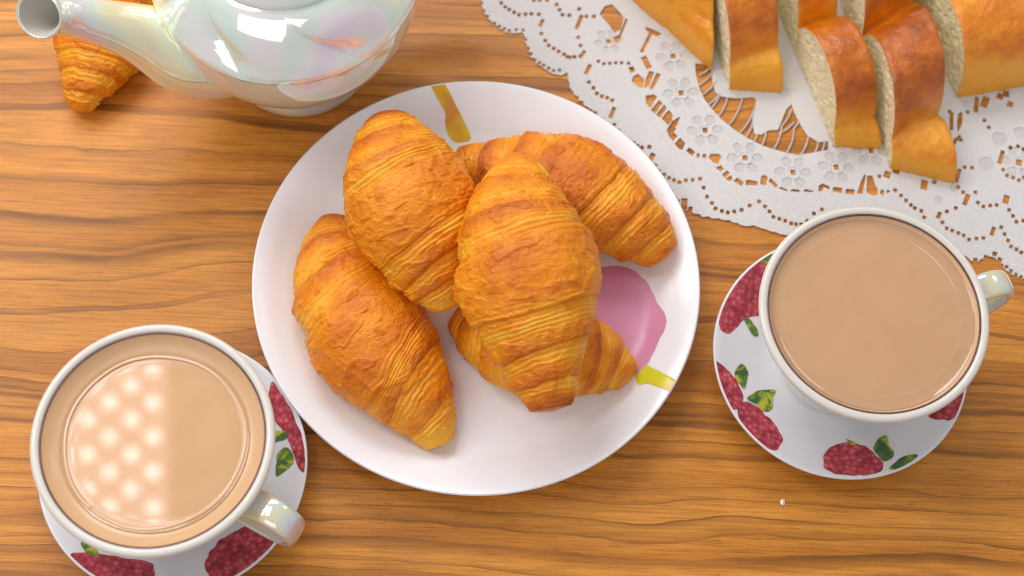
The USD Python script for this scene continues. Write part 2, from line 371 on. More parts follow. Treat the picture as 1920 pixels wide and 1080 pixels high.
def ray_hit(pts, height, centre, zmax=0.03):
    "where the lines of sight through these places of the photograph meet a dish whose upper face is height(r)"
    d = rays(pts)
    z = np.full(len(d), zmax)
    for _ in range(40):
        q = EYE + d * ((z - EYE[2]) / d[:, 2])[:, None]
        z = 0.5 * z + 0.5 * height(np.hypot(q[:, 0] - centre[0], q[:, 1] - centre[1]))
    return EYE + d * ((z - EYE[2]) / d[:, 2])[:, None]


def decal(parent, name, poly_px, mtl, height, centre, rmax, lift=0.00022, step=9.0, wobble=0.0, root=None, label=None):
    pp = np.array(poly_px, float)
    for _ in range(2): pp = np.stack([pp * .78 + np.roll(pp, -1, 0) * .22, pp * .22 + np.roll(pp, -1, 0) * .78], 1).reshape(-1, 2)
    pg = Polygon(pp).buffer(0)
    if wobble:
        b = np.array(pg.segmentize(5).exterior.coords)[:-1]
        nn = meshkit.noise(np.c_[b * 0.09, np.zeros(len(b))], 3) - 0.5
        c = b.mean(0); dd = (b - c) / np.linalg.norm(b - c, axis=1, keepdims=True)
        pg = Polygon(b + dd * (nn * wobble)[:, None]).buffer(0)
    if pg.geom_type == 'MultiPolygon': pg = max(pg.geoms, key=lambda g: g.area)
    b = np.array(pg.segmentize(6).exterior.coords)
    w = ray_hit(b, height, centre)[:, :2] - centre[:2]
    wp = Polygon(w).buffer(0).intersection(Point(0, 0).buffer(rmax, 64))
    if wp.is_empty: return
    v, f = tri_polygon(wp, step / F_PX * DIST)
    r = np.hypot(v[:, 0], v[:, 1])
    v3 = np.c_[v, height(r) + lift]
    n = np.cross(v3[f[:, 1]] - v3[f[:, 0]], v3[f[:, 2]] - v3[f[:, 0]])
    f = np.where((n[:, 2] < 0)[:, None], f[:, ::-1], f)
    loc = (root or parent).loc
    part(parent, name, (v3 + np.r_[centre[:2], 0] - np.r_[loc[:2], 0], f), mtl, label=label)


plate = thing('dinner_plate', PLATE_C, 'large round white plate with pink flower print, carrying five croissants', 'plate')
lip = [(.1193 + .0006 * math.cos(a) + .0001, .0208 + .0006 * math.sin(a)) for a in np.linspace(1.4, -0.1, 8)]
prof = np.vstack([smooth_profile(PLATE_TOP, 90), lip, smooth_profile(PLATE_BACK, 60)])[::-1]
part(plate, 'dish', lathe(prof, 220), M_PLATE)
for nm, pg, mt in (
    ('flower_petal', [(1100, 505), (1130, 500), (1170, 498), (1195, 512), (1218, 535), (1230, 560), (1236, 575), (1246, 588), (1251, 608), (1240, 628), (1230, 652), (1219, 675), (1206, 690), (1192, 705), (1150, 700), (1090, 600)], M_PETAL),
    ('flower_petal', [(575, 452), (640, 440), (720, 520), (700, 640), (630, 560), (590, 500)], M_PETAL),
    ('flower_petal', [(900, 275), (960, 280), (1040, 300), (1000, 360), (920, 330)], M_PETAL),
    ('stem', [(800, 146), (828, 144), (846, 180), (862, 210), (876, 240), (886, 265), (850, 268), (838, 250), (834, 228), (837, 214), (826, 196), (815, 176)], M_STEM),
    ('stem', [(1190, 684), (1203, 680), (1226, 691), (1280, 718), (1266, 740), (1232, 724), (1215, 718), (1192, 724)], M_STEM_GREEN),
):
    decal(plate, nm, pg, mt, plate_h, PLATE_C, .1192, wobble=2.5)

# ------------------------------------------------------------------ croissants
def croissant(name, label, px, radii, zs, seed, group, floor, bands=None, slant=0.03, tone=0.0, steps=None, tips=(-.10, -.10), flat=0.8, sphi=1.57, nth=290, z0=0.0, ends=(1.0, 1.0), lam=1.0):
    """px: places of the photograph the spine passes through; zs: height of the spine above the lowest point there; radii: half widths.
    floor: heights already taken (dict cell -> z) or None for the bare table."""
    rng = np.random.default_rng(seed)
    nb = bands or [0, .10, .225, .37, .63, .775, .895, 1.0]
    nb = np.array(nb, float); nb[1:-1] += rng.uniform(-.02, .02, len(nb) - 2); K = len(nb) - 1
    mid = int(np.argmax(np.diff(nb)))
    amp = rng.uniform(0.75, 1.2, K + 1) * slant * np.sin(np.pi * nb) ** .7
    ph = rng.normal(sphi, 0.35, K + 1)
    hh = rng.uniform(0.0005, 0.0021, K)
    if steps is not None: hh = np.array(steps)

    def build(dz):
        pts = np.array([at(x, y, z + dz) for (x, y), z in zip(px, zs)])
        s = np.r_[0, np.cumsum(np.linalg.norm(np.diff(pts, axis=0), axis=1))]; L = s[-1]; s /= L
        spl = CubicSpline(s, pts); rad = PchipInterpolator(np.linspace(0, 1, len(radii)), radii)
        out = []
        th = np.linspace(0, 2 * np.pi, nth, endpoint=False)
        for k in range(K):
            def edge(i):
                e = nb[i] + (0 if i in (0, K) else 1) * (amp[i] * np.cos(th - ph[i]) + 0.010 * (meshkit.fbm(np.stack([np.cos(th) * 2.2, np.sin(th) * 2.2, np.full(nth, seed * 3.7 + i * 5.1)], -1), 3, seed) - .5) * 2)
                return e
            e0, e1 = edge(k), edge(k + 1)
            ns = max(18, int((nb[k + 1] - nb[k]) * 410))
            sg = np.linspace(0, 1, ns)[:, None]
            # local coordinate q: 0 at the tucked edge (towards the middle), 1 at the free edge
            if k < mid: q = 1 - sg
            else: q = sg
            tuck = 0.012
            a, b = (e0, e1 + tuck) if k < mid else (e0 - tuck, e1)
            if k == mid: a, b = e0, e1
            t = np.clip(a + (b - a) * sg, 0.0, 1.0)
            h = hh[k] * np.clip(np.sin(np.pi * (nb[k] + nb[k + 1]) / 2) * 1.25, 0.45, 1.0)
            if k == mid:
                d = np.minimum(sg, 1 - sg) * 2
                off = h * (1.0 + 0.35 * np.sqrt(np.clip(d, 0, 1))) - h * 1.1 * np.clip(1 - d / 0.10, 0, 1) ** 2
                lamw = np.clip(1 - d / 0.35, 0, 1)
                base = 0.62 - 0.15 * lamw
            else:
                off = h * (-0.9 + 1.9 * np.clip(q * 1.15, 0, 1) ** 0.8) - h * 1.1 * np.clip((q - 0.90) / 0.10, 0, 1) ** 2
                lamw = np.clip(1 - np.abs(q - 0.36) / 0.40, 0, 1)
                base = 0.62 - 0.33 * lamw + 0.06 * (q > 0.8)
            fade = np.clip(1.9 * meshkit.noise(np.stack([np.cos(th) * 1.6 + k * 3.3, np.sin(th) * 1.6, np.full(nth, seed * 1.3)], -1), seed) - .25, .12, 1.25)
            off = off * fade[None] + 0 * t
            R = rad(t)
            c = spl(t); tg = spl(t, 1); tg /= np.linalg.norm(tg, axis=-1, keepdims=True)
            side = np.cross(tg, [0, 0, 1.0]); side /= np.linalg.norm(side, axis=-1, keepdims=True)
            nn = np.cross(side, tg)
            dirv = np.cos(th)[None, :, None] * side + np.sin(th)[None, :, None] * nn * flat
            p0 = c + dirv * R[..., None]
            W = np.stack([t * L, th[None] * 0.03 + 0 * t, np.full_like(t, seed * 0.37)], -1)
            # leaf edges of the rolled dough: fine, broken ridges that run round the roll
            wig = meshkit.noise(np.stack([np.cos(th)[None] * 3 + 0 * t, np.sin(th)[None] * 3 + 0 * t, t * 30 + seed], -1), seed + k)
            nr = max(2.0, (nb[k + 1] - nb[k]) * L / 0.0024)
            ridge = 1 - np.abs(((q * nr + wig * 0.7) % 1.0) * 2 - 1)
            off = off + lam * 0.0013 * lamw * (ridge - 0.5) * (0.35 + wig)
            lump = meshkit.fbm(p0 * 42 + seed, 3, seed) - 0.5
            strk = meshkit.fbm(np.stack([t * L * 330 + wig * 2, np.cos(th)[None] * R * 55, np.sin(th)[None] * R * 55 + seed], -1), 3, seed + 7) - 0.5
            blis = np.clip(meshkit.fbm(p0 * 210, 3, seed + 3) - 0.50, 0, 1)
            off = off + 0.0033 * lump + 0.0008 * strk + 0.0036 * blis * (1 - 0.6 * lamw)
            # flakes: small plates lifting off the crust
            fl = meshkit.fbm(np.stack([t * L * 120 + wig * .6, np.cos(th)[None] * R * 62, np.sin(th)[None] * R * 62 + seed], -1), 3, seed + 11)
            flake = np.clip((fl - 0.56) / 0.022, 0, 1)
            off = off + 0.00075 * flake * np.clip(1.3 - 5 * (fl - .56), .4, 1) - 0.0006 * np.clip(1 - np.abs(fl - 0.43) / 0.010, 0, 1)
            end = np.clip(np.minimum(t, 1 - t) / 0.05, 0.0, 1)
            off = off * (0.35 + 0.65 * end)
            p = c + dirv * np.maximum(R + off, 0.0012)[..., None]
            # flattened underside
            zl = c[..., 2] - R * flat * 0.62
            below = np.clip(zl - p[..., 2], 0, None)
            p[..., 2] += below * 0.72
            toast = base + tone + 0.30 * (lump) + 0.16 * (dirv[..., 2] / flat) - 0.12 + 0.3 * blis + 0.07 * flake
            toast = toast + tips[0] * np.clip(1 - t / 0.07, 0, 1) + tips[1] * np.clip(1 - (1 - t) / 0.07, 0, 1) ** .7
            wrap = W * np.array([420, 60, 1.0])
            p = p.reshape(-1, 3); toast = toast.ravel(); wrap = wrap.reshape(-1, 3)
            f = grid_faces(ns, nth, True, flip=True)
            # turn the free edge under, close the ends
            extra = []
            def ring(i, target_i, amount):
                rr = p[i * nth:(i + 1) * nth]; cc = spl(np.clip((a + (b - a) * (i / (ns - 1))), 0, 1))
                return cc + (rr - cc) * amount
            n0 = len(p)
            if k >= mid and k < K - 1 or k == mid:
                p = np.vstack([p, ring(ns - 1, 0, 0.86)]); toast = np.r_[toast, toast[(ns - 1) * nth:ns * nth]]; wrap = np.vstack([wrap, wrap[(ns - 1) * nth:ns * nth]])
                j = np.arange(nth); j2 = (j + 1) % nth; o = (ns - 1) * nth; m0 = len(p) - nth
                f = np.vstack([f, np.stack([o + j, o + j2, m0 + j2], 1), np.stack([o + j, m0 + j2, m0 + j], 1)])
            if k <= mid and k > 0:
                p = np.vstack([p, ring(0, 0, 0.86)]); toast = np.r_[toast, toast[:nth]]; wrap = np.vstack([wrap, wrap[:nth]])
                j = np.arange(nth); j2 = (j + 1) % nth; m0 = len(p) - nth
                f = np.vstack([f, np.stack([j, m0 + j2, j2], 1), np.stack([j, m0 + j, m0 + j2], 1)])
            if k == 0 or k == K - 1:
                i = 0 if k == 0 else ns - 1
                rr = p[i * nth:(i + 1) * nth].mean(0)
                tdir = (spl(0.0, 1) * -1 if k == 0 else spl(1.0, 1)); tdir /= np.linalg.norm(tdir)
                p = np.vstack([p, rr + tdir * 0.002]); toast = np.r_[toast, 0.4]; wrap = np.vstack([wrap, wrap[i * nth]])
                j = np.arange(nth); j2 = (j + 1) % nth; o = i * nth; m0 = len(p) - 1
                tri = np.stack([o + j, o + j2, np.full(nth, m0)], 1)
                f = np.vstack([f, tri[:, ::-1] if k == 0 else tri])
            out.append((k, p, f, toast, wrap))
        return out

    dz = z0
    for it in range(3):
        o = build(dz)
        allp = np.vstack([x[1] for x in o])
        if floor is None:
            dz += -allp[:, 2].min() - 0.0008
        else:
            dz += floor.gap(allp)
    o = build(dz)
    allp = np.vstack([x[1] for x in o])
    if floor is not None: floor.put(allp)
    base = np.array([allp[:, 0].mean(), allp[:, 1].mean(), allp[:, 2].min()])
    t = thing(name, base, label, 'croissant', group)
    for k, p, f, toast, wrap in o:
        nm = 'end_tip' if k in (0, K - 1) else ('middle_wrap' if k == mid else 'pastry_wrap')
        part(t, nm, (p - base, f), M_CROISSANT, attrs={'toast': toast, 'wrap': wrap})
    return t


class Floor:
    "height map of what already lies on the plate"
    def __init__(s, x0, y0, x1, y1, cell=0.0018):
        s.x0, s.y0, s.cell = x0, y0, cell
        s.nx, s.ny = int((x1 - x0) / cell), int((y1 - y0) / cell)
        gx, gy = np.meshgrid(x0 + (np.arange(s.nx) + .5) * cell, y0 + (np.arange(s.ny) + .5) * cell, indexing='ij')
        r = np.hypot(gx - PLATE_C[0], gy - PLATE_C[1])
        s.h = np.where(r < .1193, plate_h(np.minimum(r, .1193)), 0.0)
    def idx(s, p):
        i = np.clip(((p[:, 0] - s.x0) / s.cell).astype(int), 0, s.nx - 1); j = np.clip(((p[:, 1] - s.y0) / s.cell).astype(int), 0, s.ny - 1)
        return i * s.ny + j
    def gap(s, p):
        "how far to lift the points so that they press only a little into what lies below"
        low = np.full(s.nx * s.ny, 9.0); np.minimum.at(low, s.idx(p), p[:, 2])
        d = (s.h.ravel() - low)[low < 8]
        return np.sort(d)[-12] - 0.0022
    def put(s, p):
        h = s.h.ravel(); np.maximum.at(h, s.idx(p), p[:, 2]); s.h = h.reshape(s.nx, s.ny)


floor = Floor(-.2, -.2, .2, .2)
ON_PLATE = 'croissants on the white plate'
croissant('croissant', 'lowest croissant, mostly hidden under the topmost one, its tip beside the pink print',
          [(860, 588), (930, 622), (1010, 645), (1100, 668), (1178, 708)], [.010, .020, .0275, .029, .0245, .018, .008], [.017, .022, .026, .022, .018], 11, ON_PLATE, floor, sphi=.2, slant=.05)
croissant('croissant', 'croissant behind the topmost one, its tip pointing right above the pink print',
          [(858, 308), (930, 312), (1030, 330), (1130, 385), (1205, 440), (1245, 480)], [.010, .0155, .022, .027, .026, .020, .0100], [.016, .021, .026, .025, .020, .016], 23, ON_PLATE, floor, sphi=2.6, slant=.04, tone=.06)
croissant('croissant', 'leftmost croissant on the plate, lying low with its pale broken tip at the bottom',
          [(632, 416), (636, 500), (690, 622), (766, 730), (826, 832)], [.010, .0215, .0285, .0325, .0285, .0195, .008], [.022, .026, .028, .025, .017], 37, ON_PLATE, floor, sphi=.15, slant=0.095, tone=.03, tips=(.1, -.55))
croissant('croissant', 'plump croissant at the upper left of the pile, its rounded end nearest the teapot',
          [(732, 224), (746, 300), (772, 390), (802, 480), (838, 578)], [.011, .0235, .0315, .0335, .0285, .0195, .007], [.040, .042, .040, .034, .026], 41, ON_PLATE, floor, sphi=.2, slant=0.08, tone=-.04, tips=(.25, -.40))
croissant('croissant', 'topmost croissant in the centre of the pile, standing highest with a deep crease across it',
          [(982, 302), (974, 400), (990, 520), (1010, 640), (1032, 766)], [.009, .0225, .0315, .0345, .0300, .0200, .0105], [.062, .066, .064, .058, .050], 59, ON_PLATE, floor, sphi=.4, slant=0.045, bands=[0, .11, .25, .40, .635, .80, .92, 1.0], steps=[.0008, .0011, .0007, .0030, .0013, .0008, .0006], tips=(-.05, .30))
croissant('croissant', 'croissant lying on the bare table behind the teapot spout', [(232, -25), (205, 40), (180, 110), (160, 165), (150, 205)], [.017, .024, .0255, .025, .021, .014, .006], [.022, .024, .023, .020, .014], 73, None, None, sphi=.3, slant=.03)

# ------------------------------------------------------------------ cups and saucers
SAUCER_TOP = np.array([(0, .0050), (.028, .0050), (.031, .0062), (.036, .0068), (.050, .0112), (.060, .0152), (.0665, .0180), (.0680, .01835)])
SAUCER_BACK = np.array([(.0686, .0177), (.0682, .0170), (.062, .0138), (.050, .0082), (.041, .0036), (.0385, .0004), (.035, .0004), (.0335, .0026), (0, .0026)])
saucer_h = lambda r: np.interp(r, *smooth_profile(SAUCER_TOP, 200).T)
CUP_RIM_Z = 0.0785
CUP_OUT = np.array([(0, .0058), (.022, .0058), (.0245, .0050), (.0262, .0050), (.0268, .0062), (.0262, .0088), (.0275, .0125), (.035, .0225), (.0435, .038), (.0500, .055), (.0545, .069), (.0567, .0755)])
LIP = [(.0558 + .0023 * math.cos(a), .0766 + .0021 * math.sin(a)) for a in np.linspace(-0.5, 2.6, 14)]


def cup_and_saucer(c_cup, c_saucer, handle_dir, tea_r, tea_z, labels, berries, leaves, bubbles=(), foam=True, side_berries=()):
    s = thing('saucer', (c_saucer[0], c_saucer[1], 0), labels[0], 'saucer')
    prof = np.vstack([smooth_profile(SAUCER_TOP, 70), smooth_profile(SAUCER_BACK, 50)])[::-1]
    part(s, 'dish', lathe(prof, 180), M_SAUCER)
    for pg in berries: decal(s, 'raspberry', pg, M_BERRY, saucer_h, s.loc, .0672, wobble=5)
    for pg in leaves: decal(s, 'leaf', pg, M_LEAF, saucer_h, s.loc, .0672, lift=.0004, wobble=4)
    c = thing('tea_cup', (c_cup[0], c_cup[1], 0.0), labels[1], 'cup')
    part(c, 'body', lathe(np.vstack([smooth_profile(CUP_OUT, 70), LIP]), 180), M_RIM)
    a = np.linspace(0, 2 * np.pi, 13)
    line = np.array([(.0533 + .00055 * math.cos(x), .0774 + .00045 * math.sin(x)) for x in a])
    part(c, 'rim_line', lathe(line, 180), M_LINE)
    inner = smooth_profile([(.0533, .0776), (.0533 + (tea_r - .0533) * .3, tea_z + (.0776 - tea_z) * .55), (.0533 + (tea_r - .0533) * .7, tea_z + (.0776 - tea_z) * .15), (tea_r + .0005, tea_z + .0002), (.040, tea_z - .004), (.036, .045), (.027, .018), (.02, .0105), (0, .0100)], 60)
    part(c, 'inside', lathe(inner, 180), M_LUSTRE_TEA_TINT)
    for pg in side_berries:
        pp = np.array(Polygon(pg).segmentize(5).exterior.coords)
        q2, f2 = tri_polygon(Polygon(pp), 6.0)
        dr = rays(q2); tt = np.linspace(.62, .95, 1400)
        X = EYE + dr[:, None] * tt[None, :, None]
        rr_ = np.hypot(X[..., 0] - c_cup[0], X[..., 1] - c_cup[1])
        inside = (rr_ < np.interp(X[..., 2], CUP_OUT[1:, 1], CUP_OUT[1:, 0], left=0)) & (X[..., 2] < .0745) & (X[..., 2] > .0128)
        ok = inside.any(1); hit = X[np.arange(len(q2)), inside.argmax(1)] - c.loc
        hit[:, :2] *= 1 + .0004 / np.linalg.norm(hit[:, :2], axis=1, keepdims=True)
        f2 = f2[ok[f2].all(1)]
        if len(f2):
            nn2 = np.cross(hit[f2[:, 1]] - hit[f2[:, 0]], hit[f2[:, 2]] - hit[f2[:, 0]]); out2 = (nn2[:, :2] * hit[f2[:, 0], :2]).sum(1) < 0
            part(c, 'raspberry', (hit, np.where(out2[:, None], f2[:, ::-1], f2)), M_BERRY)
    # strap handle
    hd = np.array([handle_dir[0], handle_dir[1], 0.0]); hd /= np.linalg.norm(hd)
    pts = [hd * r + np.array([0, 0, z]) for r, z in ((.0490, .0630), (.0590, .0665), (.0685, .0685), (.0765, .0640), (.0785, .0535), (.0740, .0420), (.0620, .0330), (.0460, .0285), (.037, .0268))]
    hv = sweep(pts, [.0088, .0084, .0080, .0078, .0074, .0070, .0066, .0066, .0064], [.0030, .0029, .0030, .0032, .0032, .0031, .0030, .0030, .0030], n=32, up=np.cross(hd, [0, 0, 1]))
    part(c, 'handle', sweep_flat(pts, hd), M_PEARL_CUP)
    # the tea is a thing of its own: it would pour out
    t = thing('milk_tea', (c_cup[0], c_cup[1], tea_z), labels[2], 'tea')
    rr = np.r_[0.00001, np.linspace(.004, .042, 20), np.linspace(.0425, tea_r + .0012, 44)]
    zz = 0.0009 * np.clip((rr - (tea_r - .003)) / .0042, 0, 1) ** 2.2 + (0 if foam else .00012) * np.exp(-((rr - .0448) / .0007) ** 2)
    part(t, 'surface', lathe(np.stack([rr, zz], 1)[::-1], 160), M_TEA if foam else M_TEA_SHADED)
    ring = np.array([(tea_r - .0009 + 0.0008 * math.cos(x), .0005 + .0004 * math.sin(x)) for x in a])
    if foam: part(t, 'foam_ring', lathe(ring, 160, lobes=lambda z, th: 1 + 0.006 * np.sin(th * 3 + 1) + 0.004 * np.sin(th * 7)), M_TEA_SKIN)
    for bx, by, br in bubbles:
        q = at(bx, by, tea_z + .001) - t.loc
        bb = trimesh.creation.icosphere(3, br); bb.apply_scale([1, 1, .6]); bb.apply_translation(q)
        part(t, 'bubble', bb, M_TEA_SKIN)
    return s, c, t


def sweep_flat(pts, hd):
    "strap handle: wide across the loop, thin along it"
    p = np.asarray(pts, float)
    s = np.r_[0, np.cumsum(np.linalg.norm(np.diff(p, axis=0), axis=1))]; s /= s[-1]
    q = np.linspace(0, 1, 90); c = CubicSpline(s, p)(q)
    t = np.gradient(c, axis=0); t /= np.linalg.norm(t, axis=1, keepdims=True)
    side = np.cross(hd, [0, 0, 1.0]); nn = np.cross(t, side)
    w = np.interp(q, [0, .15, .5, 1], [.0088, .0072, .0070, .0060]); h = np.full(90, .0027)
    th = np.linspace(0, 2 * np.pi, 40, endpoint=False)
    ca, sa = np.sign(np.cos(th)) * np.abs(np.cos(th)) ** .75, np.sign(np.sin(th)) * np.abs(np.sin(th)) ** .9
    v = c[:, None] + (w[:, None] * ca)[..., None] * side + (h[:, None] * sa)[..., None] * nn[:, None]
    return v.reshape(-1, 3), grid_faces(90, 40, True, flip=True)


L_CUP, L_SAU = np.array([-.1638, -.1263]), np.array([-.1641, -.1222])
R_CUP, R_SAU = np.array([.1817, -.0257]), np.array([.1782, -.0277])
cup_and_saucer(L_CUP, L_SAU, (at(520, 968, .068) - np.r_[L_CUP, .068])[:2], .0440, .0716,
    ('white raspberry-printed saucer at lower left, partly under the plate rim', 'tea cup at lower left with handle pointing to the lower right', 'milky tea in the lower left cup, mirroring rows of white lamp dots'),
    [[(505, 735), (511, 712), (530, 742), (556, 788), (570, 830), (574, 892), (560, 880), (548, 845), (535, 812), (515, 790), (500, 780)],
     [(384, 1055), (392, 1035), (420, 1005), (460, 988), (500, 983), (535, 1000), (528, 1022), (492, 1052), (450, 1078), (420, 1090), (392, 1085)],
     [(126, 1037), (160, 1036), (200, 1040), (240, 1048), (285, 1052), (294, 1075), (280, 1100), (200, 1105), (160, 1082)]],
    [[(510, 808), (528, 808), (542, 815), (530, 826), (510, 832)], [(517, 850), (535, 836), (548, 845), (553, 862), (540, 880), (515, 899), (518, 872)],
     [(150, 1016), (165, 1020), (180, 1030), (188, 1042), (172, 1044), (160, 1034)]],
    bubbles=((420, 678, .0012), (462, 724, .0016), (175, 690, .0008), (170, 950, .0007)))
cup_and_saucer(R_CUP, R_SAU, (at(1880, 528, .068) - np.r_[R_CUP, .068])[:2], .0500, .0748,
    ('white raspberry-printed saucer at the right between plate and lace doily', 'tea cup at the right with handle pointing right over the lace edge', 'plain milky tea filling the right cup almost to its rim'),
    [[(1412, 486), (1445, 490), (1450, 520), (1450, 560), (1440, 592), (1405, 593), (1390, 602), (1380, 618), (1365, 627), (1350, 620), (1346, 600), (1356, 570), (1372, 538), (1396, 508)],
     [(1340, 672), (1347, 680), (1366, 693), (1389, 724), (1395, 751), (1375, 775), (1345, 720)],
     [(1380, 770), (1396, 750), (1420, 762), (1447, 789), (1467, 818), (1468, 832), (1452, 846), (1420, 830), (1390, 800)],
     [(1540, 872), (1549, 843), (1575, 830), (1602, 829), (1629, 840), (1651, 861), (1658, 881), (1638, 890), (1589, 893), (1556, 887)],
     [(1736, 782), (1760, 762), (1790, 745), (1815, 730), (1815, 770), (1790, 786), (1762, 788)]],
    [[(1416, 488), (1434, 474), (1460, 462), (1465, 480), (1440, 498)], [(1394, 596), (1408, 599), (1420, 616), (1423, 633), (1411, 629), (1401, 612)],
     [(1373, 696), (1395, 679), (1404, 707), (1396, 734), (1382, 716)], [(1397, 748), (1420, 733), (1458, 730), (1446, 747), (1450, 769), (1432, 774), (1420, 760)],
     [(1634, 842), (1642, 826), (1661, 814), (1667, 835), (1677, 847), (1669, 863), (1654, 865)], [(1662, 880), (1691, 857), (1728, 850), (1700, 872), (1673, 883)],
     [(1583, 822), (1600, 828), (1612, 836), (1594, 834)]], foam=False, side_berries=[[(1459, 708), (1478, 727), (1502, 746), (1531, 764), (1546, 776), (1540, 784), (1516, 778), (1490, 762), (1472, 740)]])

# ------------------------------------------------------------------ teapot
TP = at(562, 102, 0.0)
pot = thing('teapot', TP, 'pearly iridescent teapot standing at the top left, its spout pointing left', 'teapot')
RING_Z, RING_R = .092, .0718
lower = smooth_profile([(0, .004), (.033, .004), (.0385, .0006), (.0415, .0006), (.0420, .0045), (.0392, .0105), (.0385, .0145), (.0415, .0205), (.053, .034), (.064, .053), (.0700, .072), (.0716, .085), (RING_R, RING_Z)], 90)
upper = smooth_profile([(RING_R, RING_Z + .0002), (.0714, .0945), (.0690, .0985), (.064, .1055), (.056, .1140), (.047, .1195), (.042, .1205), (.040, .1185)], 60)
part(pot, 'lower_body', lathe(lower, 240), M_PEARL)
nl = 7
def lob(z, th):
    w = np.clip((z - RING_Z) / .012, 0, 1) * np.clip((.121 - z) / .02, 0, 1)
    return 1 - 0.11 * w * (1 - np.abs(np.cos((th + 0.35 + (z - RING_Z) * 22) * nl / 2)) ** 0.55)
part(pot, 'shoulder', lathe(smooth_profile(upper, 120), 640, lobes=lob), M_PEARL)
lz = np.array([0, .1185])
lid = part(pot, 'lid', lathe(smooth_profile(np.array([(0, -.004), (.036, -.004), (.0375, .001), (.0435, .0015), (.0450, .0030), (.0435, .0050), (.034, .0135), (.02, .0195), (.008, .0215), (.0001, .0215)]) + lz, 60), 160), M_PEARL)
part(lid, 'knob', lathe(smooth_profile(np.array([(.006, .0205), (.0052, .025), (.0095, .031), (.0112, .0365), (.0085, .0415), (.0001, .0430)]) + lz, 40), 80), M_PEARL)
sp = np.array([at(425, 85, .055), at(345, 92, .064), at(268, 66, .080), at(192, 42, .097), at(130, 28, .110), at(92, 24, .119), at(74, 28, .125)]) - TP
sweep_r = [.028, .0240, .0165, .0120, .0106, .0114, .0122]
part(pot, 'spout', sweep(sp, sweep_r, [x * 1.0 for x in sweep_r], n=64, cap=False, steps=110), M_PEARL)
ins = sp[2:] + 0
iv, iff = sweep(sp[2:], [.0055, .0058, .0066, .0082, .0106], [.0055, .0058, .0066, .0082, .0106], n=64, cap=False, steps=90)
part(pot, 'spout_inside', (iv, iff[:, ::-1]), M_RIM)
# rolled lip joining the two
ov = sweep(sp, sweep_r, sweep_r, n=64, cap=False, steps=110)[0][-64:]
ii = iv[-64:]
d = sp[-1] - sp[-2]; d /= np.linalg.norm(d)
rows = [ov * (1 - u) + ii * u + d * .0013 * math.sin(math.pi * u) for u in np.linspace(0, 1, 9)]
part(pot, 'spout_lip', (np.vstack(rows), grid_faces(9, 64, True)), M_PEARL)
ax = -(sp[-1] * [1, 1, 0]); ax /= np.linalg.norm(ax)
hp = [ax * r + np.array([0, 0, z]) for r, z in ((.066, .102), (.085, .112), (.108, .115), (.122, .098), (.118, .070), (.098, .048), (.063, .046))]
part(pot, 'handle', sweep(hp, [.0075] * 7, [.0055] * 7, n=32, up=np.cross(ax, [0, 0, 1])), M_PEARL)

# ------------------------------------------------------------------ lace doily
def zc(x0, y0, pts): return [(x0 + u / 5.4, y0 + v / 5.4) for u, v in pts]
A, B, C, D_, E_, F_, G_, H_, I_, J_ = (890, 0), (1060, 0), (1060, 130), (1220, 50), (1200, 240), (1380, 240), (1560, 240), (1720, 170), (1380, 160), (1720, 340)
dots, bars, holes = [], [], []
def dd(o, pts, s=3.7): dots.extend((x, y, s) for x, y in zc(*o, pts))
def bb(o, a, b, w=3.6): bars.append((*zc(*o, [a, b]), w))
def hh_(o, pts): holes.append(zc(*o, pts))
dd(A, [(70, 30), (90, 110), (130, 165), (200, 235), (250, 265), (300, 290), (350, 310), (420, 300), (490, 305), (515, 400), (540, 490), (570, 545), (605, 605), (655, 635), (700, 660), (750, 690), (800, 715), (860, 710)], 3.2)
dd(A, [(270, 30), (310, 70), (350, 98), (400, 125), (450, 150), (515, 145), (575, 140), (650, 145), (675, 340), (715, 410), (750, 460), (800, 490), (850, 520), (905, 550), (960, 580), (1010, 575), (1070, 570)])
bb(A, (695, 195), (660, 265)); dd(A, [(600, 2), (660, 2), (735, 2), (830, 45), (860, 100), (890, 150), (960, 155)])
dd(B, [(40, 155), (140, 90), (215, 165), (290, 165), (130, 380), (155, 460), (90, 575), (20, 575)]); bb(B, (170, 150), (110, 295), 4); bb(B, (200, 510), (160, 570))
hh_(B, [(345, 140), (400, 60), (470, 40), (560, 130), (590, 180), (560, 300), (500, 330), (440, 250)]); hh_(B, [(610, 180), (632, 200), (540, 430), (475, 430), (480, 380), (545, 350)])
bb(B, (255, 650), (205, 750), 4); dd(B, [(240, 830), (285, 890), (320, 945), (370, 975), (425, 990), (475, 1015)])
dd(B, [(335, 620), (390, 645), (450, 640), (510, 635), (570, 635), (640, 640)], 3.4); hh_(B, [(640, 680), (690, 670), (710, 720), (660, 740)])
hh_(B, [(690, 770), (735, 745), (800, 800), (790, 890), (740, 880), (670, 820)]); bb(B, (870, 330), (770, 530), 3.6); bb(B, (790, 570), (850, 690), 6)
hh_(B, [(800, 265), (900, 300), (980, 340), (930, 370), (830, 320)])
hh_(B, [(850, 715), (900, 730), (850, 870), (800, 890), (815, 800)]); hh_(B, [(925, 735), (970, 750), (890, 900), (850, 900)])
dd(C, [(495, 560), (540, 620), (690, 745), (730, 775), (775, 790), (850, 785), (910, 975), (950, 1030), (1000, 1065)]); bb(C, (500, 380), (455, 490), 4); bb(C, (895, 850), (860, 920), 5)
dd(C, [(60, 240), (115, 290), (160, 340), (200, 390), (250, 420), (300, 442)], 4)
for q in ([(815, 265), (900, 250), (930, 280), (860, 390), (815, 340)], [(950, 310), (985, 340), (910, 450), (865, 410)], [(1000, 355), (1030, 390), (960, 490), (920, 460)], [(1045, 410), (1080, 440), (1080, 520), (1040, 560), (985, 510)]): hh_(C, q)
hh_(C, [(1030, 620), (1060, 580), (1080, 600), (1080, 700), (1050, 680)])
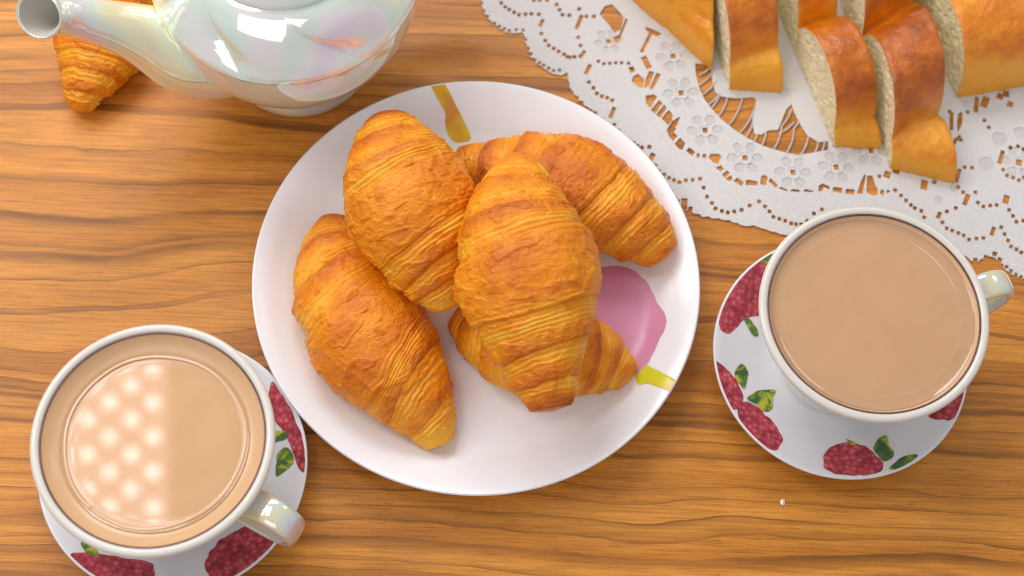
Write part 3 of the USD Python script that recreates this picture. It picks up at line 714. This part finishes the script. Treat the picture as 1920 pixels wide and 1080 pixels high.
for q in ([(165, 1040), (215, 960), (240, 940), (300, 905), (270, 990), (200, 1070)], [(110, 925), (165, 860), (230, 900), (180, 1000)], ): hh_(D_, q)
for q in ([(270, 30), (310, -30), (370, 0), (330, 60)], [(300, 90), (345, 45), (385, 80), (335, 130)], [(350, 160), (405, 95), (460, 150), (430, 220), (400, 215)], [(465, 230), (500, 195), (560, 240), (530, 285)],
          [(570, 290), (580, 250), (605, 260), (600, 305)], [(630, 300), (635, 260), (675, 265), (665, 310)], [(695, 300), (715, 258), (800, 260), (825, 290), (790, 360), (740, 350)], [(765, 400), (820, 375), (850, 410), (815, 445)],
          [(830, 470), (880, 425), (910, 450), (860, 510)], [(870, 510), (925, 475), (940, 520), (900, 540)], [(945, 535), (985, 500), (1050, 545), (1030, 590)]): hh_(E_, q)
for q in ([(95, 540), (120, 520), (220, 540), (215, 580), (100, 580)], [(245, 570), (255, 490), (290, 470), (325, 500), (300, 580)], [(330, 540), (350, 505), (380, 530), (425, 580), (400, 605)], [(430, 610), (455, 590), (530, 630), (510, 640)],
          [(545, 640), (570, 615), (640, 622), (655, 650)], [(680, 645), (700, 615), (790, 635), (770, 648)], [(830, 640), (840, 580), (880, 560), (950, 590), (945, 625), (890, 600), (870, 640)], [(975, 640), (985, 595), (1075, 605), (1070, 660)]): hh_(F_, q)
for q in ([(5, 635), (20, 600), (105, 620), (95, 655)], [(135, 665), (140, 615), (230, 620), (225, 675)], [(255, 660), (290, 550), (330, 460), (345, 480), (310, 670)], [(350, 650), (355, 480), (410, 480), (440, 580), (465, 620), (460, 680), (400, 680)],
          [(485, 660), (500, 620), (530, 630), (520, 690)], [(550, 660), (555, 625), (590, 630), (580, 655)]): hh_(G_, q)
dd(G_, [(480, 490), (640, 630), (700, 685), (750, 735), (800, 780), (840, 810), (905, 840), (935, 905)]); dd(G_, [(560, 470)], 6.5); bb(G_, (680, 370), (640, 460), 6.5); bb(G_, (940, 525), (928, 625), 6.5); dd(G_, [(1040, 545), (30, 170), (125, 165)], 4.5)
dd(H_, [(325, 210), (510, 215), (680, 300), (725, 370), (945, 575), (1020, 565), (1075, 590), (870, 800), (910, 860), (970, 880), (1030, 905), (1080, 880), (480, 775), (555, 780), (415, 975), (465, 1030), (590, 1030)])
dd(H_, [(940, 135), (1030, 725)], 6.0); dd(H_, [(840, 55), (900, 30)], 6.5); bb(H_, (870, 605), (830, 740), 4.2); bb(H_, (605, 60), (590, 220), 4.5); bb(H_, (705, 60), (665, 165), 7); bb(H_, (345, 215), (345, 400), 4); bb(H_, (430, 790), (390, 930), 4); bb(H_, (400, 480), (335, 590), 3.6)
hh_(H_, [(415, 225), (460, 215), (455, 330), (410, 430), (400, 330)]); hh_(H_, [(280, 390), (335, 410), (345, 440), (310, 520)]); hh_(H_, [(385, 480), (430, 440), (470, 510), (430, 515)]); bb(H_, (365, 765), (372, 850), 3)
dd(J_, [(615, 215), (670, 255), (740, 245), (805, 240), (930, 290), (970, 350), (1005, 410), (1075, 400), (390, 270), (300, 305), (255, 415), (300, 475), (355, 500), (415, 525), (470, 550), (525, 590), (600, 580), (670, 575), (850, 465), (885, 535), (920, 600), (950, 660), (1005, 690), (1055, 720), (1110, 745), (1170, 740)])
bb(J_, (520, 130), (475, 240), 4.5); bb(J_, (910, 140), (890, 225), 6); bb(J_, (235, 310), (205, 375), 4); bb(J_, (780, 460), (750, 550), 4); dd(J_, [(590, 800), (695, 770), (785, 735), (835, 795)], 4.5); dd(J_, [(855, 850), (905, 865), (950, 905), (1000, 945), (1050, 970), (1110, 985)], 3.5)
dd(E_, [(20, 200), (95, 190), (150, 380), (190, 440), (240, 480), (295, 505), (345, 530), (400, 550), (465, 530), (535, 525), (610, 515), (645, 605), (680, 695), (730, 760), (765, 815), (830, 840), (890, 855), (955, 845), (1030, 830)])
bb(E_, (140, 255), (100, 330), 5); bb(E_, (450, 710), (448, 825), 6); dd(E_, [(380, 740), (510, 815)], 4)
dd(F_, [(55, 830), (140, 785), (235, 745), (295, 795), (340, 845), (380, 900), (440, 920), (500, 940), (560, 965), (610, 975), (660, 975), (720, 940), (790, 865), (870, 825)])
flowers = [(1141, 78), (1262, 105), (1277, 174), (1322, 244), (1397, 296), (1487, 323), (1568, 313), (1633, 282), (1910.5, 305)]
outline = [(902, -10), (903, 8), (906, 22), (914, 34), (930, 48), (948, 60), (966, 62), (981, 60), (984, 76), (989, 92), (996, 106), (1006, 118), (1020, 128), (1036, 138), (1052, 141), (1064, 135), (1066, 150), (1070, 168), (1086, 188),
           (1108, 206), (1130, 222), (1160, 252), (1190, 290), (1220, 330), (1255, 372), (1272, 384), (1294, 396), (1318, 405), (1367, 413), (1398, 424), (1412, 422), (1445, 433), (1474, 441), (1520, 452), (1570, 462), (1640, 468), (1700, 476),
           (1760, 474), (1790, 470), (1812, 481), (1828, 492), (1846, 484), (1862, 480), (1874, 492), (1886, 506), (1905, 518), (1925, 524), (1950, 526), (1985, 535), (2030, 520), (2080, 510), (2130, 470), (2160, 420), (2210, 380), (2220, 310), (2260, 240), (2250, 150), (2270, 60), (2230, -40), (2200, -130), (2130, -190), (2080, -270), (1990, -300),
           (1920, -370), (1820, -380), (1740, -430), (1640, -410), (1540, -440), (1450, -410), (1350, -420), (1270, -370), (1180, -350), (1120, -290), (1040, -250), (1010, -190), (950, -150), (940, -90), (905, -60)]
loop = Polygon(outline)
for off, sp_ in ((-9, 12), (-48, 14), (-120, 15)):                   # the rows of eyelets go on beyond what the photograph shows
    g = loop.buffer(off)
    L = g.exterior.length
    for k in range(int(L / sp_)):
        q = g.exterior.interpolate(k * sp_)
        if q.y < -8 or q.x > 1945: dots.append((q.x, q.y, 3.5))
ladder = Polygon([(1303, 118), (1305, 140), (1312, 168), (1322, 188), (1335, 204), (1352, 223), (1377, 243), (1402, 259), (1430, 273), (1448, 279), (1473, 286), (1497, 291), (1512, 288), (1534, 284), (1553, 281), (1553, 265), (1534, 266), (1513, 253),
                  (1500, 232), (1491, 214), (1484, 195), (1474, 205), (1466, 226), (1459, 243), (1441, 244), (1428, 252), (1415, 251), (1410, 228), (1418, 186), (1412, 182), (1379, 184), (1350, 180), (1341, 172), (1336, 152), (1333, 122)])
ladder_threads = [((1310, 160), (1340, 130)), ((1316, 178), (1344, 150)), ((1328, 196), (1350, 174)), ((1347, 218), (1364, 182)), ((1366, 235), (1392, 184)), ((1386, 250), (1416, 200)), ((1398, 258), (1412, 226)), ((1413, 266), (1420, 250)), ((1428, 273), (1436, 248)),
                  ((1450, 281), (1466, 236)), ((1466, 236), (1484, 204)), ((1461, 250), (1490, 228)), ((1475, 287), (1489, 240)), ((1489, 240), (1498, 226)), ((1500, 292), (1516, 256)), ((1528, 286), (1534, 264)), ((1541, 284), (1546, 264)), ((1333, 203), (1348, 180)), ((1312, 140), (1336, 122))]
TOPZ = .0012
W = lambda pts: ats(pts, TOPZ)[:, :2]
cut = [Polygon(W(h)).buffer(0) for h in holes] + [Polygon(W(ladder.exterior.coords)).buffer(0)]
PXM = DIST / F_PX
def sq(x, y, s, ang=.35): return affinity.rotate(box(-s, -s * 1.15, s, s * 1.15), ang * 57.3, origin=(0, 0)), (x, y)
rl = random.Random(5)
for x, y, s in dots:
    g, _ = sq(0, 0, s * PXM, -0.22 + rl.uniform(-.25, .25)); c = W([(x, y)])[0]; cut.append(affinity.translate(g, *c))
for a, b, w in bars: cut.append(LineString(W([a, b])).buffer(w * PXM, cap_style='flat'))
nets, cords = [], []
for k, (x, y) in enumerate(flowers):
    c = W([(x, y)])[0]; r = 36 * PXM if k else 30 * PXM
    g, _ = sq(0, 0, 5.0 * PXM, 0.15); cut.append(affinity.translate(g, *c))
    for j in range(6):
        a = j * math.pi / 3 + .3 + k
        e = affinity.rotate(affinity.scale(Point(0, 0).buffer(1, 12), r * .30, r * .27), math.degrees(a), origin=(0, 0))
        nets.append(affinity.translate(e, c[0] + math.cos(a) * r * .70, c[1] + math.sin(a) * r * .70))
    cords.append((c, r * .36))
for x, y, r in ((1873.7, 260.7, 15), (1849.6, 307, 15), (1912, 249, 12), (1760, 375, 8), (1790, 352, 9), (1470, 172, 12)):
    nets.append(Point(W([(x, y)])[0]).buffer(r * PXM, 16))
edge = np.array(Polygon(W(outline)).segmentize(.003).exterior.coords)[:-1]
_s = np.arange(len(edge)) * .003
ctr = edge.mean(0); un = (edge - ctr) / np.linalg.norm(edge - ctr, axis=1, keepdims=True)
cloth_poly = Polygon(edge + un * (.0006 * np.sin(_s * 2 * np.pi / .0062))[:, None]).buffer(0)
holes_u = unary_union([h.buffer(0) for h in cut])
nets_u = unary_union(nets).difference(holes_u)
dense = cloth_poly.difference(holes_u).difference(nets_u)
dense = unary_union([g for g in getattr(dense, 'geoms', [dense]) if g.area > 2e-6])
dl = thing('lace_doily', (.18, .14, 0), 'white cotton lace doily with scalloped edge and rows of eyelets under the bread', 'doily')
def slab(poly, z0, z1):
    return trimesh.util.concatenate([trimesh.creation.extrude_polygon(g, z1 - z0, engine='earcut').apply_translation([0, 0, z0]) for g in getattr(poly, 'geoms', [poly]) if g.area > 1e-8])
part(dl, 'woven_cloth', slab(dense, .0003, TOPZ), M_LACE, smooth=False, world=True)
for g in getattr(nets_u, 'geoms', [nets_u]):
    if g.area > 2e-6:
        nv, nf = tri_polygon(g, .004)
        part(dl, 'sheer_net', (np.c_[nv, np.full(len(nv), .0008)], nf), M_NET, smooth=False, world=True)
for c, r in cords:
    aa = np.linspace(0, 2 * np.pi, 60, endpoint=False); bb_ = np.linspace(0, 2 * np.pi, 8, endpoint=False)
    kn = .00042 + .00010 * np.sin(aa * 22)
    vv = np.stack([c[0] + (r + kn[:, None] * np.cos(bb_)) * np.cos(aa)[:, None], c[1] + (r + kn[:, None] * np.cos(bb_)) * np.sin(aa)[:, None], TOPZ + kn[:, None] * np.sin(bb_)], -1)
    vv = np.vstack([vv, vv[:1]]).reshape(-1, 3)
    part(dl, 'cord', (vv, grid_faces(61, 8, True, flip=True)), M_LACE, world=True)
for a, b in ladder_threads:
    p, q = W([a, b]); m_ = (p + q) / 2 + (q - p)[::-1] * [.06, -.06]
    part(dl, 'thread', sweep([np.r_[p, .0009], np.r_[m_, .0012], np.r_[q, .0009]], [.00062] * 3, [.00045] * 3, n=8, steps=10), M_THREAD, world=True)

# ------------------------------------------------------------------ braided bread, cut into slices
def slice_of_bread(label, end_px, top_px, right_px, lobes, vlen, seed, taper=0.0, left=False, group='cut pieces of the braided loaf', slope=-.35, nv=190):
    """end_px: where the lower left corner of the left cut touches the cloth; top_px: another point of that lower edge, further up.
    lobes: strands (centre along the cut, half length, height, diagonal)."""
    P, Q = at(*end_px, TOPZ), at(*top_px, TOPZ)
    vd = (Q - P)[:2]; vd /= np.linalg.norm(vd)
    ud = (at(*right_px, TOPZ) - P)[:2]; thick = float(np.linalg.norm(ud)); ud /= thick
    nu = max(12, int(thick / .0011))
    u = np.linspace(0, thick, nu)[:, None]; v = np.linspace(0, 1, nv)[None] ** 1.15 * (vlen + .014) - .014
    U, V = u + 0 * v, v + 0 * u
    k = np.clip(U / thick, 0, 1)
    shrink = np.sqrt(np.clip(1 - (taper * k) ** 2.2, 0.0, 1))
    z = np.zeros_like(U); rel = np.zeros_like(U)
    bias = np.zeros_like(U)
    for i, (c, a, h, sl, bi) in enumerate(lobes):
        x = (V - vlen * 0.5 * (1 - shrink) * taper - c - sl * U) / a
        zi = h * shrink * np.clip(1 - np.abs(x) ** 2.3, 0, 1) ** .5
        better = zi > z
        bias = np.where(better, bi, bias); rel = np.where(better, zi / (h * np.maximum(shrink, .2)), rel); z = np.maximum(z, zi)
    edge_d = np.minimum(U, (thick - U) if not taper else np.full_like(U, 1.0))
    z = z - 0.0012 * np.clip(1 - edge_d / .0022, 0, 1) ** 2 * (z > .004)
    P3 = np.stack([P[0] + ud[0] * U + vd[0] * V, P[1] + ud[1] * U + vd[1] * V, z], -1)
    lum = meshkit.fbm(P3 * [70, 70, 70] + seed, 4, seed) - .5
    fine = meshkit.fbm(P3 * [260, 260, 260] + seed, 3, seed + 5) - .5
    live = np.clip(z / .012, 0, 1)
    z = z + live * (0.0026 * lum + .0014 * fine)
    z = np.maximum(z, 0.0) + TOPZ
    P3[..., 2] = z
    toast = 0.18 + 0.48 * np.clip((rel - .30) / .45, 0, 1) + 0.34 * lum + bias
    wrap = np.stack([U * 90, V * 90, z * 60], -1)
    base = np.array([*(P[:2] + ud * thick / 2 + vd * vlen / 2), TOPZ])
    t = thing('bread_slice', base, label, 'bread', group)
    fc = grid_faces(nu, nv, flip=not left); fc = fc[(P3[..., 2].ravel()[fc] > TOPZ + 2e-4).any(1)]
    part(t, 'crust', (P3.reshape(-1, 3) - base, fc), M_BREAD, attrs={'toast': toast.ravel(), 'wrap': wrap.reshape(-1, 3)})
    m = 40
    s = np.linspace(0, 1, m)[:, None]
    for side in ((0, nu - 1) if not taper else (0,)):
        top = P3[side]                                              # nv x 3
        g = np.repeat(top[None], m, 0).copy()
        g[..., 2] = TOPZ + (top[:, 2] - TOPZ)[None] * s
        bul = meshkit.fbm(g * 300 + seed * 3, 3, seed + side) - .5
        sgn = -1 if side == 0 else 1
        inset = np.sin(np.pi * s) ** .4 * -.0004 - .0022 * np.clip((meshkit.noise(g * np.array([360, 360, 300]) + seed, 5) - .70) / .12, 0, 1)
        g[..., 0] += ud[0] * sgn * (bul * .0022 + inset) * np.minimum(1, (1 - s) * 8); g[..., 1] += ud[1] * sgn * (bul * .0022 + inset) * np.minimum(1, (1 - s) * 8)
        fc = grid_faces(m, nv, flip=(side == 0) != left); fc = fc[(np.broadcast_to(top[:, 2][None], (m, nv)).ravel()[fc] > TOPZ + 2e-4).any(1)]
        part(t, 'crumb', (g.reshape(-1, 3) - base, fc), M_CRUMB)
    return t


ST = -.30
slice_of_bread('rounded left end piece of the braided loaf, its bottom tucked over the lace', (1331, 122), (1316, 0), (1130, 6), [(.016, .019, .024, .30, -.22), (.061, .053, .045, -.10, -.08), (.125, .045, .046, 0, 0)], .17, 3, taper=.85, left=True)
slice_of_bread('bread slice next to the left end piece, with a pale strand at its bottom', (1365, 163), (1316, 0), (1472, 193), [(.0145, .016, .018, .25, -.62), (.045, .042, .044, .62, .08), (.125, .05, .048, .4, .1)], .165, 4)
slice_of_bread('glossy middle bread slice with a sunken seam across its crust and square end', (1560, 268), (1448, 0), (1648, 276), [(.010, .0125, .013, .05, -.30), (.036, .034, .042, .42, .12), (.098, .034, .046, .45, .0), (.155, .036, .045, .4, 0)], .185, 6)
slice_of_bread('bread slice reaching furthest forward, ending in a pointed yellow strand', (1664, 302), (1574, 0), (1788, 344), [(.0165, .021, .018, .12, -.34), (.0395, .036, .044, .92, .16), (.104, .034, .046, .80, .12), (.165, .034, .044, .7, 0)], .205, 8)
slice_of_bread('large right end piece of the braided loaf running out of the picture', (1790, 176), (1710, 0), (2200, 120), [(.034, .036, .043, -.02, -.14), (.085, .040, .057, -.1, .05), (.13, .04, .05, -.1, 0)], .165, 9, taper=.9)

# ------------------------------------------------------------------ a crumb on the table, and the lamp mirrored in the tea
cr = trimesh.creation.icosphere(3, .0017); cv = np.array(cr.vertices); cv *= (1 + .7 * (meshkit.noise(cv * 900, 4) - .5))[:, None]; cv[:, 2] = np.abs(cv[:, 2]) * .6; cv[:, 0] *= .8
co = part(None, 'crumb_flake', (cv + at(1467, 942, 0), cr.faces), M_PLATE, smooth=False)
tag(co.GetPrim(), 'tiny white flake lying on the wood below the right saucer', 'flake')

M_GLOW = mat('lamp_panel_glow', {'e': ('emission', {'color': (1.0, 0.68, 0.68), 'strength': 3.8})}, [], surface='e.emission')
M_BULB = mat('lamp_bulb_glow', {'e': ('emission', {'color': (0.97, 0.97, 1.0), 'strength': 13.0})}, [], surface='e.emission')
LZ = 1.50
def mirror_at(px, py, z=.0716):
    "where the line of sight, mirrored by the level tea, meets the lamp's height"
    d = rays([(px, py)])[0]; p = EYE + d * ((z - EYE[2]) / d[2]); d = d * [1, 1, -1]
    return p + d * ((LZ - p[2]) / d[2])
c0, cxx, cyy = mirror_at(246, 852), mirror_at(287, 852) - mirror_at(246, 852), mirror_at(246, 885) - mirror_at(246, 852)
lamp = thing('lamp_panel', c0 + [0, 0, .01], 'pinkish lamp panel dotted with round white bulbs, seen mirrored in the left tea', 'lamp')
i0, i1, j0, j1 = -9.5, 1.45, -9, 7
quad = np.array([c0 + cxx * i + cyy * j for i, j in ((i0, j0), (i1, j0), (i1, j1), (i0, j1))])
pv = np.vstack([quad + [0, 0, .004], quad + [0, 0, .05]])
pf = [(0, 1, 2), (0, 2, 3), (4, 6, 5), (4, 7, 6), (0, 4, 5), (0, 5, 1), (1, 5, 6), (1, 6, 2), (2, 6, 7), (2, 7, 3), (3, 7, 4), (3, 4, 0)]
part(lamp, 'panel', trimesh.Trimesh(pv - lamp.loc, pf, process=False), M_GLOW, smooth=False)
rb = np.linalg.norm(cxx) * .36
bulb = trimesh.creation.cylinder(rb, .006, sections=24)
for i in range(-9, 2):
    for j in range(-8, 7):
        if (i + j) % 2 == 0:
            part(lamp, 'bulb', (np.array(bulb.vertices) + c0 + cxx * i + cyy * j - lamp.loc, bulb.faces), M_BULB, smooth=False)
